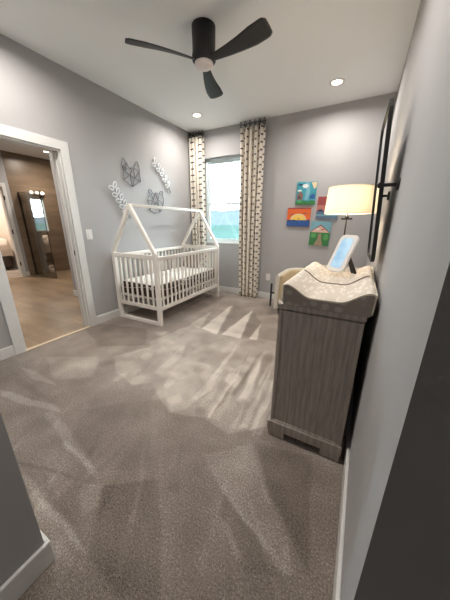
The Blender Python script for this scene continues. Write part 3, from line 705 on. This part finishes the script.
q = MB()
A_ = on(.02, .15, -.001); Bp = Vector((.115, .050, .005))
q.prism([(-.012, 0), (.012, 0), (.022, 1), (-.022, 1)], lambda u, v: A_.lerp(Bp+Vector((0, 0, 0)), v)+wv_*u, lambda u, v: A_.lerp(Bp, v)+wv_*u+Vector((.004, .006, 0)))
q.build('kickstand', m_black, tabf)

# ---- lamp
LP = (-.128, 2.25, dz+.0005)
lamp = thing('table_lamp', LP, 'black table lamp with lit white drum shade on the far end of the dresser', 'lamp')
MB().lathe((0, 0, 0), [(.0, 0), (.065, 0), (.065, .012), (.05, .018), (.012, .022)], 28, capb=False).build('base', m_black, lamp)
MB().tube([(0, 0, .015), (0, 0, .475)], .0065, 10).build('stem', m_black, lamp)
MB().box(-.040, .040, -.008, .008, .432, .445).lathe((0, 0, .445), [(.014, 0), (.014, .012), (.009, .018)], 16).build('crossbar', m_black, lamp)
zs0, zs1, rs0, rs1 = .478, .668, .172, .160
q = MB(); q.lathe((0, 0, 0), [(rs0, zs0), (rs1, zs1)], 48, capb=False, capt=False); q.lathe((0, 0, 0), [(rs0-.002, zs0), (rs1-.002, zs1)], 48, capb=False, capt=False)
shd = q.build('lamp_shade', m_shade, lamp)
q = MB()
for z_, r_ in ((zs0, rs0), (zs1, rs1)):
    q = MB(); q.tube([((r_-.001)*math.cos(2*PI*k/48), (r_-.001)*math.sin(2*PI*k/48), z_) for k in range(48)], .0025, 6, closed=True)
    q.build('shade_rim', m_piping, shd)
q = MB()
for a in (0, 2*PI/3, 4*PI/3): q.tube([(0, 0, zs1-.01), ((rs1-.003)*math.cos(a), (rs1-.003)*math.sin(a), zs1-.004)], .0018, 5)
q.build('shade_spider', m_black, lamp)
MB().tube([(0, 0, .475), (0, 0, zs1+.004)], .003, 6).lathe((0, 0, zs1), [(.003, 0), (.008, .008), (.003, .018)], 12).build('finial', m_black, lamp)
m_bulb = mat('lit_bulb', (255, 240, 210), .4, emit=(255, 214, 150), estr=14)
MB().lathe((.022, 0, .53), [(.012, 0), (.014, .02), (.028, .05), (.026, .075), (.01, .09)], 16).build('bulb', m_bulb, lamp)
L = bpy.data.lights.new('bulb_light', 'POINT'); L.energy = 6.8; L.color = (1, .84, .62); L.shadow_soft_size = .04
lo = bpy.data.objects.new('bulb_light', L); C.objects.link(lo); lo.parent = lamp; lo.location = (-.035, 0, .585)

# ---- pivot mirror on the right wall
my0, my1 = 1.455, 1.935; zt, zb_ = 1.80, 1.07; xt, xb = .020, .062
MCx = (xt+xb)/2; MZ = 1.4345
mir = thing('pivot_mirror', (XR, (my0+my1)/2, MZ), 'tall black-framed pivot mirror seen edge-on, bracketed off the right wall', 'mirror')
og = tuple(mir.location)
upm = (Vector((xt, 0, zt))-Vector((xb, 0, zb_))); MH = upm.length; upm.normalize(); nm = Vector((-upm.z, 0, upm.x)); 
cb_ = Vector(((xb+.0), (my0+my1)/2, zb_)); MWd = my1-my0
def mo(u, v, d): return cb_+Vector((-.012*u/MWd, u, 0))+upm*v+nm*d
outer = rrect(MWd, MH, .06); inner = [(a, b2+.010) for a, b2 in rrect(MWd-.020, MH-.020, .05)]
q = MB(); rows = []
for poly, d in ((outer, -.009), (outer, .009), (inner, .009), (inner, -.009)): rows.append([q.bm.verts.new(mo(a, b2, d)) for a, b2 in poly])
nn_ = len(outer)
for k in range(4):
    a, b2 = rows[k], rows[(k+1) % 4]
    for i in range(nn_): q._f((a[i], a[(i+1) % nn_], b2[(i+1) % nn_], b2[i]))
q.build('frame', m_black, mir, og)
q = MB(); q.prism(inner, lambda u, v: mo(u, v, -.004), lambda u, v: mo(u, v, .002)); q.build('mirror_glass', m_mirror, mir, og)
for y, s_ in ((my0-.022, -1), (my1+.022, 1)):
    xa = .040
    a_ = MB().box(xa-.012, XR, y-.007, y+.007, MZ-.007, MZ+.007).lathe((XR, y, MZ), [(.026, 0), (.026, -.010), (.008, -.012)], 20, axis='X').build('wall_arm', m_black, mir, og)
    MB().lathe((xa, y, MZ), [(.012, -.014*1), (.014, 0), (.012, .014)], 16, axis='Y').tube([(xa, y, MZ), (xa, y-s_*.03, MZ)], .005, 8).build('pivot_knob', m_black, a_, og)

# ================================================================== ARMCHAIR in the corner
AC = (-.60, 3.50, 0)
ch = thing('armchair', AC, 'cream barrel armchair with beige inner back behind the dresser', 'armchair')
def upath(hw_, yf, yb, n=9, r_=.24):
    o_ = [(-hw_, yf)]
    for k in range(n): a = PI+ -PI/2*k/(n-1); o_.append((-hw_+r_+r_*math.cos(a), yb-r_+r_*math.sin(a)))
    for k in range(n): a = PI/2-PI/2*k/(n-1); o_.append((hw_-r_+r_*math.cos(a), yb-r_+r_*math.sin(a)))
    o_.append((hw_, yf)); return o_
def ushell(prof_out, prof_in, z0, z1f):
    q = MB(); A = prof_out; B_ = prof_in; n = len(A); z = [z1f(i/(n-1)) for i in range(n)]
    ro = [q.bm.verts.new((A[i][0], A[i][1], z0)) for i in range(n)]; rt_ = [q.bm.verts.new((A[i][0], A[i][1], z[i]-.03)) for i in range(n)]
    mid = [q.bm.verts.new(((A[i][0]+B_[i][0])/2, (A[i][1]+B_[i][1])/2, z[i])) for i in range(n)]
    it = [q.bm.verts.new((B_[i][0], B_[i][1], z[i]-.03)) for i in range(n)]; ib = [q.bm.verts.new((B_[i][0], B_[i][1], z0)) for i in range(n)]
    R4 = [ro, rt_, mid, it, ib]
    for a, b2 in zip(R4, R4[1:]+[ro]):
        for i in range(n-1): q._f((a[i], a[i+1], b2[i+1], b2[i]), True)
    q._f([r[0] for r in R4]); q._f([r[-1] for r in R4][::-1]); return q
zf = lambda t: .595+.02*math.sin(PI*t)
ushell(upath(.375, -.24, .38), upath(.32, -.245, .325, r_=.19), .09, zf).build('shell', m_creamf, ch)
ushell(upath(.318, -.23, .323, r_=.19), upath(.280, -.23, .275, r_=.15), .20, lambda t: zf(t)-.012).build('inner_back', m_beigef, ch)
q = MB(); q.box(-.275, .275, -.29, .27, .24, .40); q.build('seat_cushion', m_creamf, ch, bevel=.05, bseg=4)
q = MB(); q.box(-.315, .315, -.25, .30, .10, .235); q.build('seat_base', m_creamf, ch, bevel=.02, bseg=3)
for x in (-.30, .30):
    for y in (-.20, .28): MB().tube([(x, y, 0), (x, y, .10)], [.014, .02], 10).build('leg', m_black, ch)
tb = MB().box(-1.145+.60, -1.120+.60, .09, .115, 0, .37).box(-1.12+.60, -.97+.60, .095, .11, .21, .235)
tb.build('side_frame', m_black, ch, bevel=.003)

# ================================================================== BATHROOM and beyond
XT = -7.10
MB().box(XT-W, XT, 2.885, 3.235, 0, ZC).box(XT-W, XT, 3.545, 5.1, 0, ZC).box(XT-W, XT, 3.235, 3.545, 0, 1.05).box(XT-W, XT, 3.235, 3.545, 1.83, ZC).build('wall_shower_tile', m_walltile, **ST)
MB().box(-7.2, -4.4, 5.0, 5.12, 0, ZC).build('wall_shower_side', m_walltileX, **ST)
MB().box(-4.40, XL-W, 2.40, 2.52, 0, ZC).box(-4.40, -4.28, 2.52, 5.0, 0, ZC).build('wall_bath_right', m_wall, **ST)
MB().box(XT, XL-W, -.12, 0, 0, ZC).build('wall_bath_left', m_wall, **ST)
fd0, fd1, fz = 1.90, 2.745, 2.00
MB().box(XT-W, XT, -.1, fd0, 0, ZC).box(XT-W, XT, fd1, 2.885, 0, ZC).box(XT-W, XT, fd0, fd1, fz, ZC).build('wall_bath_far', m_wall, **ST)
MB().box(-4.40, XL-W-.018, 2.385, 2.40, 0, BH).box(-4.415, -4.40, 2.385, 5.0, 0, BH).build('baseboard_bath_right', m_trim, bevel=.003, **ST)
MB().box(XT, XT+BT, 2.816, 2.885, 0, BH).build('baseboard_bath_far', m_trim, bevel=.003, **ST)
b = MB(); b.box(XT, XT+.018, fd1, fd1+.07, 0, fz+.085); b.box(XT, XT+.018, fd0-.085, fd0, 0, fz+.085); b.box(XT, XT+.018, fd0, fd1, fz, fz+.085); b.box(XT-W, XT, fd1-.018, fd1, 0, fz)
b.box(XT-W, XT, fd0, fd1-.018, fz-.018, fz)
tr3 = b.build('trim_3', m_trim, bevel=.003, **ST)
for z_ in (.31, 1.05, 1.78): MB().box(XT+.004, XT+.020, fd1-.008, fd1+.012, z_-.045, z_+.045).build('hinge', m_dkmetal, tr3)
MB().box(XT-.02, XT+.012, fd0, fd1, 0, .012).build('trim_4', m_thresh, bevel=.002, **ST)
# window added on the tile in place of a shower glass reflection
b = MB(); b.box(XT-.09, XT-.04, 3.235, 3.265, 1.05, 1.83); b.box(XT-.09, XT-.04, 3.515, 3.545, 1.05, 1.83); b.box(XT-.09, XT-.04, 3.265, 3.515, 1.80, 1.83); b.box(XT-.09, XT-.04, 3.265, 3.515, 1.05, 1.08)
w2 = b.build('reflected_window', m_vinyl, **ST)
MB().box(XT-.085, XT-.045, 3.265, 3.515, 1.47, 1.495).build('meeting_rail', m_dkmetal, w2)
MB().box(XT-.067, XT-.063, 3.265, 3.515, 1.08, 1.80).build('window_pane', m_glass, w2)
# lit bar added on the tile in place of the reflected vanity light
v = thing('reflected_light_bar', (XT, 3.40, 1.90), 'added three-globe light bar on the shower tile, standing in for a glass reflection', 'light reflection')
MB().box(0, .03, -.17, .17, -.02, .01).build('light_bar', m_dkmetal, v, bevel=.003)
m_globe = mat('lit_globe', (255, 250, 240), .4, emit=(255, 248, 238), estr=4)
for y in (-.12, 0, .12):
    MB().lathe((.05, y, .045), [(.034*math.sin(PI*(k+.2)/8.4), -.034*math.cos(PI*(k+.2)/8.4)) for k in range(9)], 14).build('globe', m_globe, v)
# glass screen
gp = thing('shower_glass_panel', (-6.64, 3.03, .0), 'frameless clear glass shower panel with dark wall channel in the bathroom', 'shower panel')
MB().box(-.44, .46, -.005, .005, .012, 1.92).build('glass_pane', m_shower, gp)
MB().box(-.46, -.437, -.012, .012, 0, 1.92).build('wall_channel', m_dkmetal, gp)
MB().box(-.44, .46, -.008, .008, 0, .014).build('floor_channel', m_nickel, gp)
MB().box(.456, .463, -.006, .006, .012, 1.92).build('edge_trim', m_dkmetal, gp)
# second bedroom
m_wall2 = mat('warm_wall_paint', (196, 186, 176), .85)
MB().box(-10.9, XT-W, 3.20, 3.232, 0, ZC).box(-11.0, -10.9, -.1, 3.232, 0, ZC).box(-10.9, XT-W, -.1, 0, 0, ZC).build('wall_far_bedroom', m_wall2, **ST)
MB().box(-10.9, XT-.02, 0, 3.2, .0, .006).build('floor', m_carpet, **ST)
bed = thing('bed', (-9.4, 2.25, .006), 'bed with dark base in the bedroom beyond the bathroom', 'bed', rz=PI/2)
MB().box(-.80, .80, -1.0, 1.10, .10, .38).build('bed_frame', m_bedbase, bed, bevel=.01)
MB().box(-.78, .78, -.98, 1.08, .38, .78).build('mattress', m_bedwhite, bed, bevel=.05, bseg=3)
MB().box(-.82, .82, 1.10, 1.16, .10, 1.50).build('headboard', m_bedgrey, bed, bevel=.02)
for x in (-.72, .72):
    for y in (-.92, 1.02): MB().box(x-.03, x+.03, y-.03, y+.03, 0, .10).build('leg', m_bedbase, bed)
q = MB(); prof = [(-.86, .36), (-.84, .78), (-.78, .84), (-.4, .865), (0, .87), (.4, .865), (.78, .84), (.84, .78), (.87, .36)]; g = []
g.append([q.bm.verts.new((x, -1.07, .38+.01*math.sin(x*9))) for x, z in prof])
for j in range(13):
    y = -1.05+1.60*j/12; g.append([q.bm.verts.new((x+.015*math.sin(j*1.7+x*4)*(1 if abs(x) > .8 else 0), y, z+.008*math.sin(j*2+x*5))) for x, z in prof])
for a, b2 in zip(g, g[1:]):
    for i in range(len(prof)-1): q._f((a[i], a[i+1], b2[i+1], b2[i]), True)
o = q.build('duvet', m_bedwhite); o.location = (-9.4, 2.25, .006); o.rotation_euler = (0, 0, PI/2); o.modifiers.new('s', 'SOLIDIFY').thickness = .02
tag(o, 'white duvet hanging over the foot of the bed beyond the bathroom', 'duvet')
for x, lb, mm in ((-.38, 'greige pillow on the left of the bed beyond the bathroom', m_bedgrey), (.38, 'greige pillow on the right of the bed beyond the bathroom', m_bedgrey)):
    pillow('pillow', .62, .42, .18, (-10.26, 2.25+x, .97), (math.radians(55), 0, PI/2), mm, lb, 'pillow', 'pillows on the far bed')
